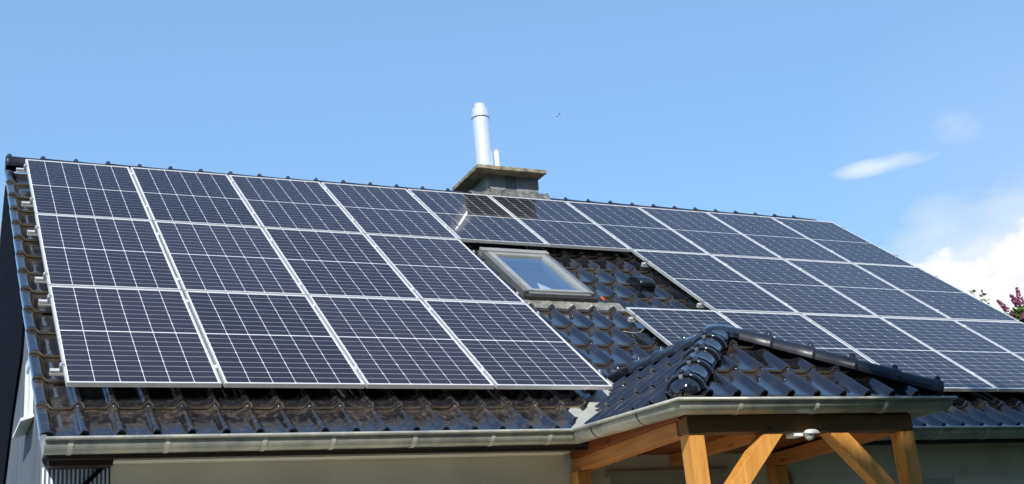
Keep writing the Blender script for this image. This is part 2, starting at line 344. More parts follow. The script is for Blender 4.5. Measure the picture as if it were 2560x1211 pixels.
def tiles(bm, cols, rows, u0, v0, base=0.0, verge_l=False, verge_r=False, seed=1, gauge=TG, lift=0.029, half_last=None):
    """cols x rows of interlocking pan tiles in the plane (u, v), each with its own thickness lip and nib"""
    rn = random.Random(seed); uvl = bm.loops.layers.uv.verify()
    xs = [0, .1, .2, .3, .4, .5, .56, .61, .66, .70, .74, .78, .82, .86, .895, .92, .93, .96, 1.0]
    for r in range(rows):
        L = gauge + 0.045
        for c in range(cols):
            prof = [(u0 + (c + x) * TW, tile_profile(x) + (0.0022 if 0 < x < 1 else 0)) for x in xs]
            if verge_l and c == 0:
                e = u0 - 0.093
                prof = [(e, -0.008), (e, 0.012), (e + 0.004, 0.028), (e + 0.014, 0.034), (e + 0.06, 0.034), (e + 0.072, 0.028), (e + 0.088, 0.010), (e + 0.105, 0.001)] + prof[2:]
            if verge_r and c == cols - 1:
                e = prof[-1][0] + 0.10
                prof = prof + [(e - 0.085, 0.02), (e - 0.07, 0.032), (e - 0.006, 0.032), (e, 0.02), (e, -0.09)]
            dz = rn.uniform(-.0015, .0015); sk = rn.uniform(-.003, .003); dv = rn.uniform(-.003, .003); tw = rn.uniform(-.002, .002)
            ys = [(0.0, 0.0), (0.012, 0.0022), (0.05, 0.0), (L * 0.5, 0.0), (L, 0.0)]
            grid = []
            for y, ex in ys:
                k = 1 - y / L
                grid.append([bm.verts.new((pu + tw * k, v0 + r * gauge + y + dv, base + h + ex * (1 if h > .01 else .5) + lift * k + dz + sk * (i / len(prof) - .5))) for i, (pu, h) in enumerate(prof)])
            for j in range(len(ys) - 1):
                for i in range(len(prof) - 1):
                    f = bm.faces.new((grid[j][i], grid[j][i + 1], grid[j + 1][i + 1], grid[j + 1][i])); f.smooth = True
                    for lp, (a, b) in zip(f.loops, ((j, i), (j, i + 1), (j + 1, i + 1), (j + 1, i))):
                        lp[uvl].uv = (b / len(prof), ys[a][0] / gauge)
            th = 0.019
            low = [bm.verts.new((pu, v0 + r * gauge + dv + 0.003, grid[0][i].co.z - th)) for i, (pu, h) in enumerate(prof)]
            top = [bm.verts.new(v.co) for v in grid[0]]
            for i in range(len(prof) - 1):
                f = bm.faces.new((low[i], low[i + 1], top[i + 1], top[i])); f.material_index = 1 if (r > 0 or prof[i][1] < 0.02) else 0
            inn = [bm.verts.new(v.co + Vector((0, 0.05, 0.0))) for v in low]
            for i in range(len(prof) - 1):
                bm.faces.new((inn[i], inn[i + 1], low[i + 1], low[i]))
            # nib on the roll, just below the lap
            if r > 0 or True:
                uc = u0 + (c + 0.78) * TW; zc = base + 0.040 + lift + 0.001
                vc = v0 + (r + 1) * gauge - 0.018
                lathe_local = [(0.024, 0), (0.021, 0.009), (0.012, 0.013), (0.0, 0.014)]
                rings = []
                for rr, zz in lathe_local:
                    if rr == 0: rings.append([bm.verts.new((uc, vc, base + 0.0405 + lift * (1 - (gauge - .018) / L) + zz))])
                    else: rings.append([bm.verts.new((uc + rr * math.cos(t), vc + rr * math.sin(t) * .8, base + 0.037 + lift * (1 - (gauge - .018) / L) + zz)) for t in [k * math.pi / 4 for k in range(8)]])
                for a, b in zip(rings, rings[1:]):
                    for k in range(8):
                        q = [a[k], a[(k + 1) % 8], b[(k + 1) % len(b)], b[k % len(b)]]
                        q = [v for n_, v in enumerate(q) if v not in q[:n_]]
                        f = bm.faces.new(q); f.smooth = True


def clip(bm, co, no, keep_geom=None):
    """cut away everything on the side the normal points to"""
    bmesh.ops.bisect_plane(bm, geom=bm.verts[:] + bm.edges[:] + bm.faces[:], plane_co=co, plane_no=no, clear_outer=True)


def cap_run(bm, P0, P1, n, r, up, over=0.045, arc=105, knob=True, clipmat=None, end_ball=False, jitter=0.0, flat=1.0):
    """n half-barrel caps from P0 to P1; the wide collar of each cap is at its P0 end"""
    P0, P1, up = Vector(P0), Vector(P1), Vector(up).normalized(); ax = (P1 - P0); Lt = ax.length; ax.normalize()
    side = ax.cross(up).normalized(); up = side.cross(ax); seg = Lt / n; rn = random.Random(int(Lt * 1000))
    K = 18
    for i in range(n):
        off = Vector((0, 0, rn.uniform(-jitter, jitter)))
        s = P0 + ax * seg * i - ax * over + off; e = P0 + ax * seg * (i + 1) + off
        stations = [(0, 1.0, 0), (0.006, 1.09, 0), (0.03, 1.10, 0), (0.042, 1.03, 0), (0.5 * seg, 0.985, 0), ((e - s).length, 0.94, 0)]
        rings = []
        for t, k, _ in stations:
            rg = []
            for j in range(K + 1):
                a = R_(-arc + 2 * arc * j / K)
                rg.append(bm.verts.new(s + ax * t + side * math.sin(a) * r * k + up * math.cos(a) * r * k * flat))
            rings.append(rg)
        inner = [bm.verts.new(s + ax * 0.004 + (v.co - s - ax * 0.0) * 0.86) for v in rings[0]]
        for a, b in zip(rings, rings[1:]):
            for j in range(K):
                f = bm.faces.new((a[j + 1], a[j], b[j], b[j + 1])); f.smooth = True
        for j in range(K):
            bm.faces.new((inner[j + 1], inner[j], rings[0][j], rings[0][j + 1]))
        if knob:
            kc = s + ax * 0.035 + up * r * 1.08 * flat
            Tm = Matrix.Translation(kc) @ Matrix(((side.x, ax.x, up.x, 0), (side.y, ax.y, up.y, 0), (side.z, ax.z, up.z, 0), (0, 0, 0, 1)))
            lathe(bm, [(0.026, -0.012), (0.024, 0.006), (0.019, 0.018), (0.010, 0.026), (0, 0.028)], (0, 0, 0), 12, 0, Tm)
            if clipmat is not None:
                box(bm, -0.012, 0.012, -0.052, -0.030, -0.028, -0.002, clipmat, Tm)
    if end_ball:
        Tm = Matrix.Translation(P0 - ax * over) @ Matrix(((side.x, -ax.x, up.x, 0), (side.y, -ax.y, up.y, 0), (side.z, -ax.z, up.z, 0), (0, 0, 0, 1)))
        rings = []
        for i in range(9):
            a = math.pi / 2 * i / 8
            rr = r * (0.80 + 0.1 * math.cos(a)) * math.cos(a); yy = r * 0.85 * math.sin(a)
            rings.append([bm.verts.new(Tm @ Vector((rr * math.sin(R_(-arc + 2 * arc * j / K)), yy, rr * math.cos(R_(-arc + 2 * arc * j / K)) * flat))) for j in range(K + 1)])
        for a, b in zip(rings, rings[1:]):
            for j in range(K):
                f = bm.faces.new((a[j], a[j + 1], b[j + 1], b[j])); f.smooth = True


# ------------------------------------------------------------------ the setting: ground
bm = bmesh.new(); s = 900
for q in ([(-s, -s), (s, -s), (s, s), (-s, s)],): bm.faces.new([bm.verts.new((x, y, GROUND)) for x, y in q])
setp(link("ground", bm, 'grass'), kind="structure")
bm = bmesh.new(); bm.faces.new([bm.verts.new((x, y, GROUND + 0.004)) for x, y in ((-5, -8.5), (3.2, -8.5), (3.2, -0.2), (-5, -0.2))])
setp(link("bounce_paving", bm, 'paving'), kind="structure")  # unseen paving, sized and lightened to bounce light onto the left wall

# ------------------------------------------------------------------ the house
house = empty("house", (5.1, 4.49, GROUND), label="house with black glazed tile roof covered in solar panels", cat="house")
bpy.context.view_layer.update()
HI = house.matrix_world.inverted()


def part(name, bm, mats, parent, matrix=None, smooth=False, label=None):
    """mesh given in world coordinates (or in `matrix` space), parented without moving it"""
    o = link(name, bm, mats, None, matrix, smooth)
    o.parent = parent; bpy.context.view_layer.update(); o.matrix_parent_inverse = parent.matrix_world.inverted()
    if label: o['label'] = label
    return o


XL, XR, YR, ZR = -0.18, 10.47, 4.488, 3.352
# walls
bm = bmesh.new()
prism(bm, [(0.305, 0.05, GROUND), (10.30, 0.05, GROUND), (10.30, 0.05, -0.505), (0.305, 0.05, -0.505)], (0, 0.30, 0))
part("front_wall", bm, 'stucco', house)
bm = bmesh.new(); ups = 0.26      # underside of the roof build-up
gz = lambda Y: (Y * math.tan(PIT) - (0.20) / math.cos(PIT)) if Y < YR else (2 * YR - Y) * math.tan(PIT) - 0.2 / math.cos(PIT)
prism(bm, [(-0.135, 0.054, GROUND), (-0.135, 8.9, GROUND), (-0.135, 8.9, gz(8.9)), (-0.135, YR, gz(YR) - .02), (-0.135, 0.054, -0.47)], (0.43, 0, 0))
# narrow ribs on the short return beside the front wall
part("gable_wall", bm, 'gable', house)
bm = bmesh.new()
for k in range(16): box(bm, -0.125 + k * 0.027, -0.113 + k * 0.027, 0.044, 0.0545, GROUND, -0.56)
part("ribbed_panel", bm, 'rib_sunlit', house)
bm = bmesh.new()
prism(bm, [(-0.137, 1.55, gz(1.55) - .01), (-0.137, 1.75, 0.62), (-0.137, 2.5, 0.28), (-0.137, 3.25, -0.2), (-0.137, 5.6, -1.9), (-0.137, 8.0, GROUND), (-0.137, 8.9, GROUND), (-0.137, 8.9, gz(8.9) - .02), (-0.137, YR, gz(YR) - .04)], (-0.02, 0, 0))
part("gable_dark_sheet", bm, 'near_black', house, label="near-black sheet on the upper gable")  # near-black sheet with a diagonal lower edge, laid over the gable wall
prism_bm = bmesh.new(); prism(prism_bm, [(9.95, 0.354, GROUND), (9.95, 8.9, GROUND), (9.95, 8.9, gz(8.9)), (9.95, YR, gz(YR) - .02), (9.95, 0.354, gz(.354))], (0.35, 0, 0))
prism(prism_bm, [(0.3, 8.6, GROUND), (9.94, 8.6, GROUND), (9.94, 8.6, gz(8.9)), (0.3, 8.6, gz(8.9))], (0, 0.3, 0))
part("rear_wall", prism_bm, 'stucco', house)
# stuccoed-in expansion joints of the front wall
bm = bmesh.new()
for x in (1.45, 2.72): box(bm, x, x + 0.004, 0.0485, 0.052, GROUND, -0.545)
part("wall_joint", bm, 'stucco', house)
# eave boards
bm = bmesh.new()
box(bm, -0.13, 10.4, -0.262, -0.24, -0.56, -0.40)
box(bm, -0.13, 10.4, -0.238, 0.046, -0.515, -0.50)
box(bm, -0.10, 0.30, -0.10, 0.040, -0.575, -0.517)
part("fascia", bm, 'brown', house)
bm = bmesh.new()
box(bm, 0.305, 3.72, -0.10, 0.046, -0.548, -0.518)
part("eave_trim", bm, 'trim', house)
# verge board of the rear slope, catching light at the far left edge
bm = bmesh.new()
T2 = Matrix.Translation((0, 2 * YR, 0)) @ Matrix.Rotation(-PIT, 4, 'X') @ Matrix.Scale(-1, 4, (0, 1, 0))
for k in range(12): box(bm, -0.163, -0.148, 0.2 + k * 0.44, 0.2 + k * 0.44 + 0.43, -0.335, -0.285, 0, T2)
bmesh.ops.recalc_face_normals(bm, faces=bm.faces[:])
part("verge_board", bm, 'cream', house)
# diagonal near-black strip at the eave corner
bm = bmesh.new()
prism(bm, [(0.30, 0.030, -0.50), (0.30, 0.030, -0.54), (0.14, 0.030, -0.70), (-0.1, 0.03, -0.94), (-0.1, 0.03, -0.90)], (0, 0.012, 0))
part("eave_strip", bm, 'near_black', house)

# ---- tiled roof: front slope with the porch valley cut out, rear slope, deck
BASE = -0.165
V0 = -0.515
A = Vector((4.56, -1.04, 0.15))              # porch apex (tile plane)
ZE = -0.435
FL = Vector((3.74, -1.72, ZE)); FR = Vector((5.96, -1.72, ZE))


def plane_roof(Y, off=BASE): return Y * math.tan(PIT) + off / math.cos(PIT)


def meet(X, z): return Vector((X, (z - BASE / math.cos(PIT)) / math.tan(PIT), z))
VL0, VT, VR0 = meet(3.74, ZE), meet(4.56, 0.15), meet(5.96, ZE)     # valley feet and top
loc = ROOF.inverted()
vl0, vt, vr0 = loc @ VL0, loc @ VT, loc @ VR0
bm = bmesh.new(); NR = 14; NC = 46
tiles(bm, NC, NR, 0.09 - 0.78 * TW, V0, BASE, True, True, 3)
tiles_front = bm
# cut along the two valleys (offset so a zinc strip shows)
dl = (vt - vl0); dl.z = 0; dl.normalize(); nl = Vector((dl.y, -dl.x, 0))
dr = (vt - vr0); dr.z = 0; dr.normalize(); nr = Vector((-dr.y, dr.x, 0))
pl = vl0 - nl * 0.10; prr = vr0 - nr * 0.10
near = [f for f in bm.faces if 3.2 < f.calc_center_median().x < 6.6 and f.calc_center_median().y < 1.1]
def gset(fs): return list({v for f in fs for v in f.verts} | {e for f in fs for e in f.edges} | set(fs))
bmesh.ops.bisect_plane(bm, geom=gset(near), plane_co=pl, plane_no=nl)
near = [f for f in bm.faces if 3.2 < f.calc_center_median().x < 6.6 and f.calc_center_median().y < 1.1]
bmesh.ops.bisect_plane(bm, geom=gset(near), plane_co=prr, plane_no=nr)
dele = []
for f in bm.faces:
    c = f.calc_center_median()
    if (c - pl).xy.dot(nl.xy) > 0 and (c - prr).xy.dot(nr.xy) > 0 and c.y < 1.3: dele.append(f)
# opening of the roof window
for f in bm.faces:
    c = f.calc_center_median()
    if 4.47 < c.x < 5.17 and 2.30 < c.y < 3.35: dele.append(f)
bmesh.ops.delete(bm, geom=list(set(dele)), context='FACES')
part("tiled_roof", bm, ['tile_old', 'clay'], house, ROOF)
bm = bmesh.new(); tiles(bm, 46, 14, 0.0, V0, BASE, False, False, 5)
MB = Matrix.Translation((10.36, 2 * YR, 0)) @ Matrix.Rotation(math.pi, 4, 'Z') @ ROOF
part("rear_roof", bm, ['tile', 'clay'], house, MB)
bm = bmesh.new()
for y0, y1 in ((-0.36, YR), ):
    zf = lambda y: y * math.tan(PIT) - 0.215 / math.cos(PIT)
    prism(bm, [(-0.10, -0.30, zf(-.30)), (-0.10, YR, zf(YR)), (-0.10, YR, zf(YR) - 0.05), (-0.10, -0.27, zf(-.27) - .05)], (10.45, 0, 0))
    prism(bm, [(-0.10, YR + .003, zf(YR)), (-0.10, 9.2, zf(2 * YR - 9.2)), (-0.10, 9.2, zf(2 * YR - 9.2) - .05), (-0.10, YR + .003, zf(YR) - .05)], (10.45, 0, 0))
part("roof_deck", bm, 'dark', house)
# ridge
bm = bmesh.new()
cap_run(bm, (XL + 0.06, YR, ZR + 0.005), (5.22, YR, ZR + 0.005), 16, 0.092, (0, 0, 1), jitter=0.003, arc=115)
prism(bm, [(XL + 0.012, YR + 0.088 * math.sin(R_(a)), ZR + 0.088 * math.cos(R_(a))) for a in range(-140, 141, 20)], (0.012, 0, 0))
part("ridge", bm, ['cap'], house)
bm = bmesh.new()
cap_run(bm, (6.19, YR, ZR + 0.005), (10.47, YR, ZR + 0.005), 13, 0.098, (0, 0, 1), jitter=0.003, arc=115)
part("ridge", bm, ['cap'], house)


# ---- gutters
def gutter(bm, path, start=None, end=None, r=0.076, caps=(False, False)):
    path = [Vector(p) for p in path]; n = len(path); ins = []
    def nrm(a, b):
        d = (b - a); d.z = 0; d.normalize(); return Vector((-d.y, d.x, 0))
    for i in range(n):
        ns = []
        if i > 0: ns.append(nrm(path[i - 1], path[i]))
        elif start is not None: ns.append(Vector(start))
        if i < n - 1: ns.append(nrm(path[i], path[i + 1]))
        elif end is not None: ns.append(Vector(end))
        if len(ns) == 2: m = (ns[0] + ns[1]) / (1 + ns[0].dot(ns[1]))
        else: m = ns[0]
        ins.append(m)
    prof = []
    for k in range(9):                                             # rolled bead on the outer lip
        a = R_(150 - 40 * k); prof.append((-0.010 - 0.0135 * math.cos(a), 0.0135 * math.sin(a) + 0.003))
    outer = [(r - r * math.cos(R_(t)) + 0.004, -r * math.sin(R_(t)) * 1.06 - 0.004) for t in range(0, 181, 12)]
    inner = [(r - (r - .003) * math.cos(R_(t)) + 0.004, -(r - .003) * math.sin(R_(t)) * 1.06) for t in range(180, -1, -12)]
    loops = [prof, outer + [(2 * r + 0.004, 0.03), (2 * r + 0.001, 0.03)] + inner]
    for pf in loops:
        rings = [[bm.verts.new(p + m * o + Vector((0, 0, h))) for o, h in pf] for p, m in zip(path, ins)]
        for a, b in zip(rings, rings[1:]):
            for j in range(len(pf)):
                f = bm.faces.new((a[j], b[j], b[(j + 1) % len(pf)], a[(j + 1) % len(pf)])); f.smooth = True
    for side, p, m in ((0, path[0], ins[0]), (1, path[-1], ins[-1])):
        if caps[side]:
            d = (path[1] - path[0]) if side == 0 else (path[-2] - path[-1]); d.normalize()
            vs = [p + m * o + Vector((0, 0, h)) for o, h in outer + [(2 * r + 0.004, 0.012), (0.0, 0.012)]]
            prism(bm, vs, -d * 0.004)
    bmesh.ops.recalc_face_normals(bm, faces=bm.faces[:])


def bracket(parent, p, d, r=0.076, w=0.030, m='strap'):
    """strap round the gutter: p on the lip, d travel direction"""
    bm = bmesh.new(); p = Vector(p); d = Vector(d).normalized(); inn = Vector((-d.y, d.x, 0))
    pts = [(r - (r + .004) * math.cos(R_(t)) + 0.004, -(r + .004) * math.sin(R_(t)) * 1.06 - 0.004) for t in range(-8, 181, 12)]
    pin = [(r - (r + .0007) * math.cos(R_(t)) + 0.004, -(r + .0007) * math.sin(R_(t)) * 1.06 - 0.004) for t in range(-8, 181, 12)]
    loop = pts + pin[::-1]; sk = Vector((0, 0, 0)) - d * 0.02
    rings = []
    for s_ in (-w / 2, w / 2):
        rings.append([bm.verts.new(p + d * s_ + inn * o + d * (-0.12 * min(0, h + 0.03)) * -1 + Vector((0, 0, h))) for o, h in loop])
    n = len(loop); a, b = rings
    for j in range(n): bm.faces.new((a[j], b[j], b[(j + 1) % n], a[(j + 1) % n]))
    bm.faces.new(a); bm.faces.new(b[::-1])
    bmesh.ops.recalc_face_normals(bm, faces=bm.faces[:])
    return part("bracket", bm, m, parent)


def lerp(a, b, t): return Vector(a).lerp(Vector(b), t)
GC = Vector((3.585, -0.42, -0.441)); GL = Vector((-0.155, -0.42, -0.459)); GR = Vector((6.06, -0.42, -0.448)); GE = Vector((10.55, -0.42, -0.462))
bm = bmesh.new(); gutter(bm, [GL, GC], end=(1, 0.04, 0), caps=(True, False))
g = part("gutter", bm, 'zinc', house)
bm = bmesh.new(); gutter(bm, [GR, GE], start=(-1, 0, 0), caps=(False, True))
g2 = part("gutter", bm, 'zinc', house)
for x in (0.0, 0.60, 1.24, 1.72, 2.32, 2.93, 3.40):
    bracket(g, lerp(GL, GC, (x + 0.155) / 3.74), (1, 0, 0))
for x in (6.6, 7.25, 7.80, 8.4, 9.0, 9.6, 10.2):
    bracket(g2, lerp(GR, GE, (x - 6.06) / 4.49), (1, 0, 0))

# ---- roof window
bm = bmesh.new(); U0, U1, W0, W1 = 4.425, 5.215, 2.20, 3.50
box(bm, U0, U0 + 0.05, W0 + .06, W1 - .12, -0.20, -0.048, 0, None, 0.004)
box(bm, U1 - 0.05, U1, W0 + .06, W1 - .12, -0.20, -0.048, 0, None, 0.004)
box(bm, U0 + 0.052, U1 - 0.052, W0 + .02, W0 + 0.075, -0.20, -0.060, 0, None, 0.004)
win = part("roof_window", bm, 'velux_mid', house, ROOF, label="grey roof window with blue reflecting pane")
bm = bmesh.new()
box(bm, U0 - 0.004, U1 + 0.004, W1 - 0.118, W1 - 0.03, -0.20, -0.030, 0, None, 0.008)
box(bm, U0 + 0.01, U1 - 0.01, W1 - 0.028, W1, -0.20, -0.045, 0, None, 0.006)
part("hood", bm, 'velux', win, ROOF)
bm = bmesh.new(); s0, s1, t0, t1 = U0 + 0.053, U1 - 0.053, W0 + 0.077, W1 - 0.12
box(bm, s0, s0 + 0.062, t0, t1, -0.13, -0.043, 0, None, 0.005); box(bm, s1 - 0.062, s1, t0, t1, -0.13, -0.043, 0, None, 0.005)
box(bm, s0 + 0.063, s1 - 0.063, t0, t0 + 0.05, -0.13, -0.047, 0, None, 0.005); box(bm, s0 + 0.063, s1 - 0.063, t1 - 0.06, t1, -0.13, -0.047, 0, None, 0.005)
part("sash", bm, 'velux', win, ROOF)
bm = bmesh.new(); v4 = [bm.verts.new(p) for p in ((s0 + .06, t0 + .048, -0.066), (s1 - .06, t0 + .048, -0.066), (s1 - .06, t1 - .058, -0.066), (s0 + .06, t1 - .058, -0.066))]; bm.faces.new(v4)
part("pane", bm, 'glass', win, ROOF)
bm = bmesh.new(); v4 = [bm.verts.new(p) for p in ((s0 + .02, t0, -0.75), (s1 - .02, t0, -0.75), (s1 - .02, t1, -0.75), (s0 + .02, t1, -0.75))]
w4 = [bm.verts.new((v.co.x, v.co.y, -0.135)) for v in v4]; bm.faces.new(v4)
for k in range(4): bm.faces.new((v4[k], v4[(k + 1) % 4], w4[(k + 1) % 4], w4[k]))
bmesh.ops.recalc_face_normals(bm, faces=bm.faces[:]); part("reveal", bm, 'room', win, ROOF)
bm = bmesh.new(); prism(bm, [(4.66, t0 + 0.06, -0.088), (4.86, t0 + 0.06, -0.088), (4.72, t0 + 0.31, -0.088)], (0, 0, 0.004))
part("curtain", bm, 'curtain', win, ROOF, label="white curtain corner seen through the pane")
bm = bmesh.new(); box(bm, U0 - 0.01, U1 + 0.01, W0 - .02, W0 + 0.018, -0.20, -0.075, 0, None, 0.012)
part("sill", bm, 'velux_dark', win, ROOF)
bm = bmesh.new()
box(bm, U0 - 0.09, U0 - 0.006, W0, W1 + 0.08, -0.20, -0.135); box(bm, U1 + 0.006, U1 + 0.07, W0, W1 + 0.08, -0.20, -0.128); box(bm, U0 - 0.005, U1 + .005, W1 + .002, W1 + 0.1, -0.2, -0.12)
part("flashing", bm, 'velux_dark', win, ROOF)
# pleated apron laid over the tile rolls below the window
bm = bmesh.new(); nu, nv = 110, 7; gr = []
ua, ub = U0 - 0.06, U1 + 0.26
for j in range(nv):
    row = []
    for i in range(nu):
        u = ua + (ub - ua) * i / (nu - 1); x = ((u - (0.09 - 0.78 * TW)) / TW) % 1.0
        t = j / (nv - 1); v = W0 - 0.005 - t * 0.165 + 0.006 * math.sin(u * 23) * t
        k = (v - (V0 + 6 * TG)) / (TG + .045); 
        h = tile_profile(x) * min(1, t * 1.6) + 0.018 * (1 - t) + 0.030 + 0.0012 * math.sin(u * 47 + j * 2)
        row.append(bm.verts.new((u, v, BASE + h)))
    gr.append(row)
gl = [bm.verts.new(v.co - Vector((0, -0.002, 0.006))) for v in gr[-1]]
for a, b in list(zip(gr, gr[1:])) + [(gr[-1], gl)]:
    for i in range(nu - 1):
        f = bm.faces.new((b[i], b[i + 1], a[i + 1], a[i])); f.smooth = True
part("apron", bm, 'apron', win, ROOF)

# ---- roof vent hood
bm = bmesh.new(); uc, vc = 6.045, 2.62
hw = 0.092
prof = [(0.0, 0.0), (0.0, 0.09), (0.03, 0.118), (0.09, 0.125), (0.17, 0.115), (0.25, 0.075), (0.32, 0.0)]
secs = []
for sgn, kk in ((-1, 1.0), (-0.86, 1.08), (-0.4, 1.13), (0, 1.15), (0.4, 1.13), (0.86, 1.08), (1, 1.0)):
    secs.append([bm.verts.new((uc + sgn * hw, vc + y, BASE + 0.012 + h * kk)) for y, h in prof])
for a, b in zip(secs, secs[1:]):
    for j in range(len(prof) - 1):
        f = bm.faces.new((a[j], b[j], b[j + 1], a[j + 1])); f.smooth = j > 0
bm.faces.new(secs[0]); bm.faces.new(secs[-1][::-1])
bmesh.ops.recalc_face_normals(bm, faces=bm.faces[:])
for x0, x1, z0, z1 in ((-hw + .006, hw - .006, 0.016, 0.026), (-hw + .006, hw - .006, 0.095, 0.104), (-hw + .006, -hw + .016, 0.026, 0.095), (hw - .016, hw - .006, 0.026, 0.095)):
    box(bm, uc + x0, uc + x1, vc - 0.012, vc - 0.001, BASE + z0, BASE + z1)
part("roof_vent", bm, 'black', house, ROOF, label="black plastic vent hood on the tiles")

# ---- chimney
cx0, cx1, cy0, cy1 = 5.385, 6.075, 4.40, 4.98
ZS = 3.672
bm = bmesh.new(); box(bm, cx0, cx1, cy0, cy1, 3.0, ZS + 0.002)
chim = part("chimney", bm, 'slate', house, label="slate clad chimney with concrete slab")
# hung slates with rounded lower corners, overlapping
def slate(x0, x1, z0, z1, y, rl, rr_, m_='slate'):
    pts = []
    for k in range(7):
        a = R_(180 + 15 * k); pts.append((x0 + rl + rl * math.cos(a), z0 + rl + rl * math.sin(a)))
    for k in range(7):
        a = R_(270 + 15 * k); pts.append((x1 - rr_ + rr_ * math.cos(a), z0 + rr_ + rr_ * math.sin(a)))
    pts += [(x1, z1), (x0, z1)]
    b_ = bmesh.new(); prism(b_, [(x, y, z) for x, z in pts], (0, 0.011, 0))
    return part("slate", b_, m_, chim)
slate(cx0 - .005, cx0 + 0.235, 3.475, ZS - .001, cy0 - 0.020, 0.07, 0.045)
slate(cx0 + 0.19, cx0 + 0.40, 3.44, ZS - .001, cy0 - 0.012, 0.004, 0.004, 'slate_mid')
slate(cx0 + 0.385, cx1 + 0.005, 3.455, ZS - .001, cy0 - 0.020, 0.012, 0.09)
bm = bmesh.new(); box(bm, 5.172, 6.118, 4.20, 5.02, ZS, ZS + 0.047, 0, None, 0.005)
bmesh.ops.subdivide_edges(bm, edges=[e for e in bm.edges if e.calc_length() > .3], cuts=12, use_grid_fill=True)
for v in bm.verts: v.co += Vector((rnd.uniform(-.003, .003), rnd.uniform(-.003, .003), rnd.uniform(-.003, .003)))
part("chimney_slab", bm, 'concrete', chim)
# crumpled lead collar
bm = bmesh.new()
ring = []
outer_pts = []
def rect_pts(x0, x1, y0, y1, n):
    P = []
    for a, b in (((x0, y0), (x1, y0)), ((x1, y0), (x1, y1)), ((x1, y1), (x0, y1)), ((x0, y1), (x0, y0))):
        for k in range(n): P.append((a[0] + (b[0] - a[0]) * k / n, a[1] + (b[1] - a[1]) * k / n))
    return P
levels = [(0.012, 3.475), (0.035, 3.455), (0.05, 3.435), (0.09, 3.425), (0.13, None), (0.20, None)]
lr = random.Random(5); rings = []
for off, z in levels:
    rg = []
    for (x, y) in rect_pts(cx0 - off, cx1 + off, cy0 - off, cy1 + off, 26):
        zz = z if z is not None else max(ZR - abs(y - YR) * math.tan(PIT) + (0.085 if off < .15 else 0.055), 3.0)
        if z is not None: zz = max(zz, 3.0)
        rg.append(bm.verts.new((x + lr.uniform(-.008, .008), y + lr.uniform(-.008, .008), zz + lr.uniform(-.022, .022) + 0.014 * math.sin(x * 38))))
    rings.append(rg)
for a, b in zip(rings, rings[1:]):
    for k in range(len(a)):
        f = bm.faces.new((a[k], a[(k + 1) % len(a)], b[(k + 1) % len(b)], b[k])); f.smooth = True
bmesh.ops.recalc_face_normals(bm, faces=bm.faces[:])
part("flashing", bm, 'lead', chim)
bm = bmesh.new()
cap_run(bm, (5.20, YR - 0.0, ZR + 0.012), (5.36, YR, ZR + 0.012), 1, 0.10, (0, 0, 1), knob=False)
part("ridge_saddle", bm, 'lead', chim)
bm = bmesh.new()
cap_run(bm, (6.10, YR - 0.0, ZR + 0.012), (6.22, YR, ZR + 0.012), 1, 0.10, (0, 0, 1), knob=False)
part("ridge_saddle", bm, 'lead', chim)
bm = bmesh.new()
fr = 0.108
lathe(bm, [(fr, -0.30), (fr, 0.0), (fr, 0.855), (fr, 0.8655), (fr + 0.010, 0.866), (fr + 0.011, 0.884), (fr + .003, 0.885), (fr + .003, 0.897), (fr + .003, 0.975), (fr + .002, 0.984), (fr - 0.026, 1.012), (fr - .030, 1.018), (fr - 0.031, 1.055), (fr - 0.040, 1.068), (fr - 0.048, 1.064), (fr - .05, 1.02), (0, 1.03)], (5.515, 4.72, ZS + 0.047), 40)
part("flue_pipe", bm, 'steel', chim)
bm = bmesh.new(); lathe(bm, [(0.033, -0.30), (0.033, 0.40), (0.028, 0.425), (0.015, 0.437), (0, 0.44)], (5.688, 4.70, ZS + 0.047), 20)
part("small_flue", bm, 'white', chim)

# ---- windows in the walls
def window(name_parent, x0, x1, z1, z0=-2.2, y=0.05, box_h=0.05):
    b_ = bmesh.new(); box(b_, x0 - 0.04, x1 + 0.04, y - 0.035, y - 0.002, z1 - box_h, z1)
    w = part("window", b_, 'shutter', house)
    b_ = bmesh.new(); fw = 0.07
    for q in ((x0, x0 + fw, z0, z1 - box_h - .002), (x1 - fw, x1, z0, z1 - box_h - .002), (x0 + fw, x1 - fw, z1 - box_h - fw, z1 - box_h - .002), (x0 + fw, x1 - fw, z0, z0 + fw)):
        box(b_, q[0], q[1], y - 0.020, y - 0.002, q[2], q[3])
    part("frame", b_, 'shutter', w)
    b_ = bmesh.new(); box(b_, x0 + fw, x1 - fw, y - 0.010, y - 0.0025, z0 + fw, z1 - box_h - fw - .0005); part("pane", b_, 'glass', w)
    return w
window('w', 4.13, 5.20, -0.688, box_h=0.045)
window('w', 6.75, 7.66, -0.83)
# white window in the gable with its sill
bm = bmesh.new()
box(bm, -0.160, -0.137, 0.72, 0.80, -0.10, 0.40); box(bm, -0.160, -0.137, 1.12, 1.20, -0.10, 0.40); box(bm, -0.160, -0.137, 0.802, 1.118, 0.33, 0.40); box(bm, -.160, -.137, .802, 1.118, -.1, -.03)
gw = part("window", bm, 'white_frame', house, label="white framed window in the gable")
bm = bmesh.new(); box(bm, -0.147, -0.1375, 0.802, 1.118, -0.028, 0.328); part("pane", bm, 'white_frame', gw)
bm = bmesh.new(); prism(bm, [(-0.137, 0.62, -0.085), (-0.137, 1.30, -0.085), (-0.225, 1.30, -0.115), (-0.225, 0.62, -0.115)], (0, 0, -0.022)); part("sill", bm, 'white_frame', gw)

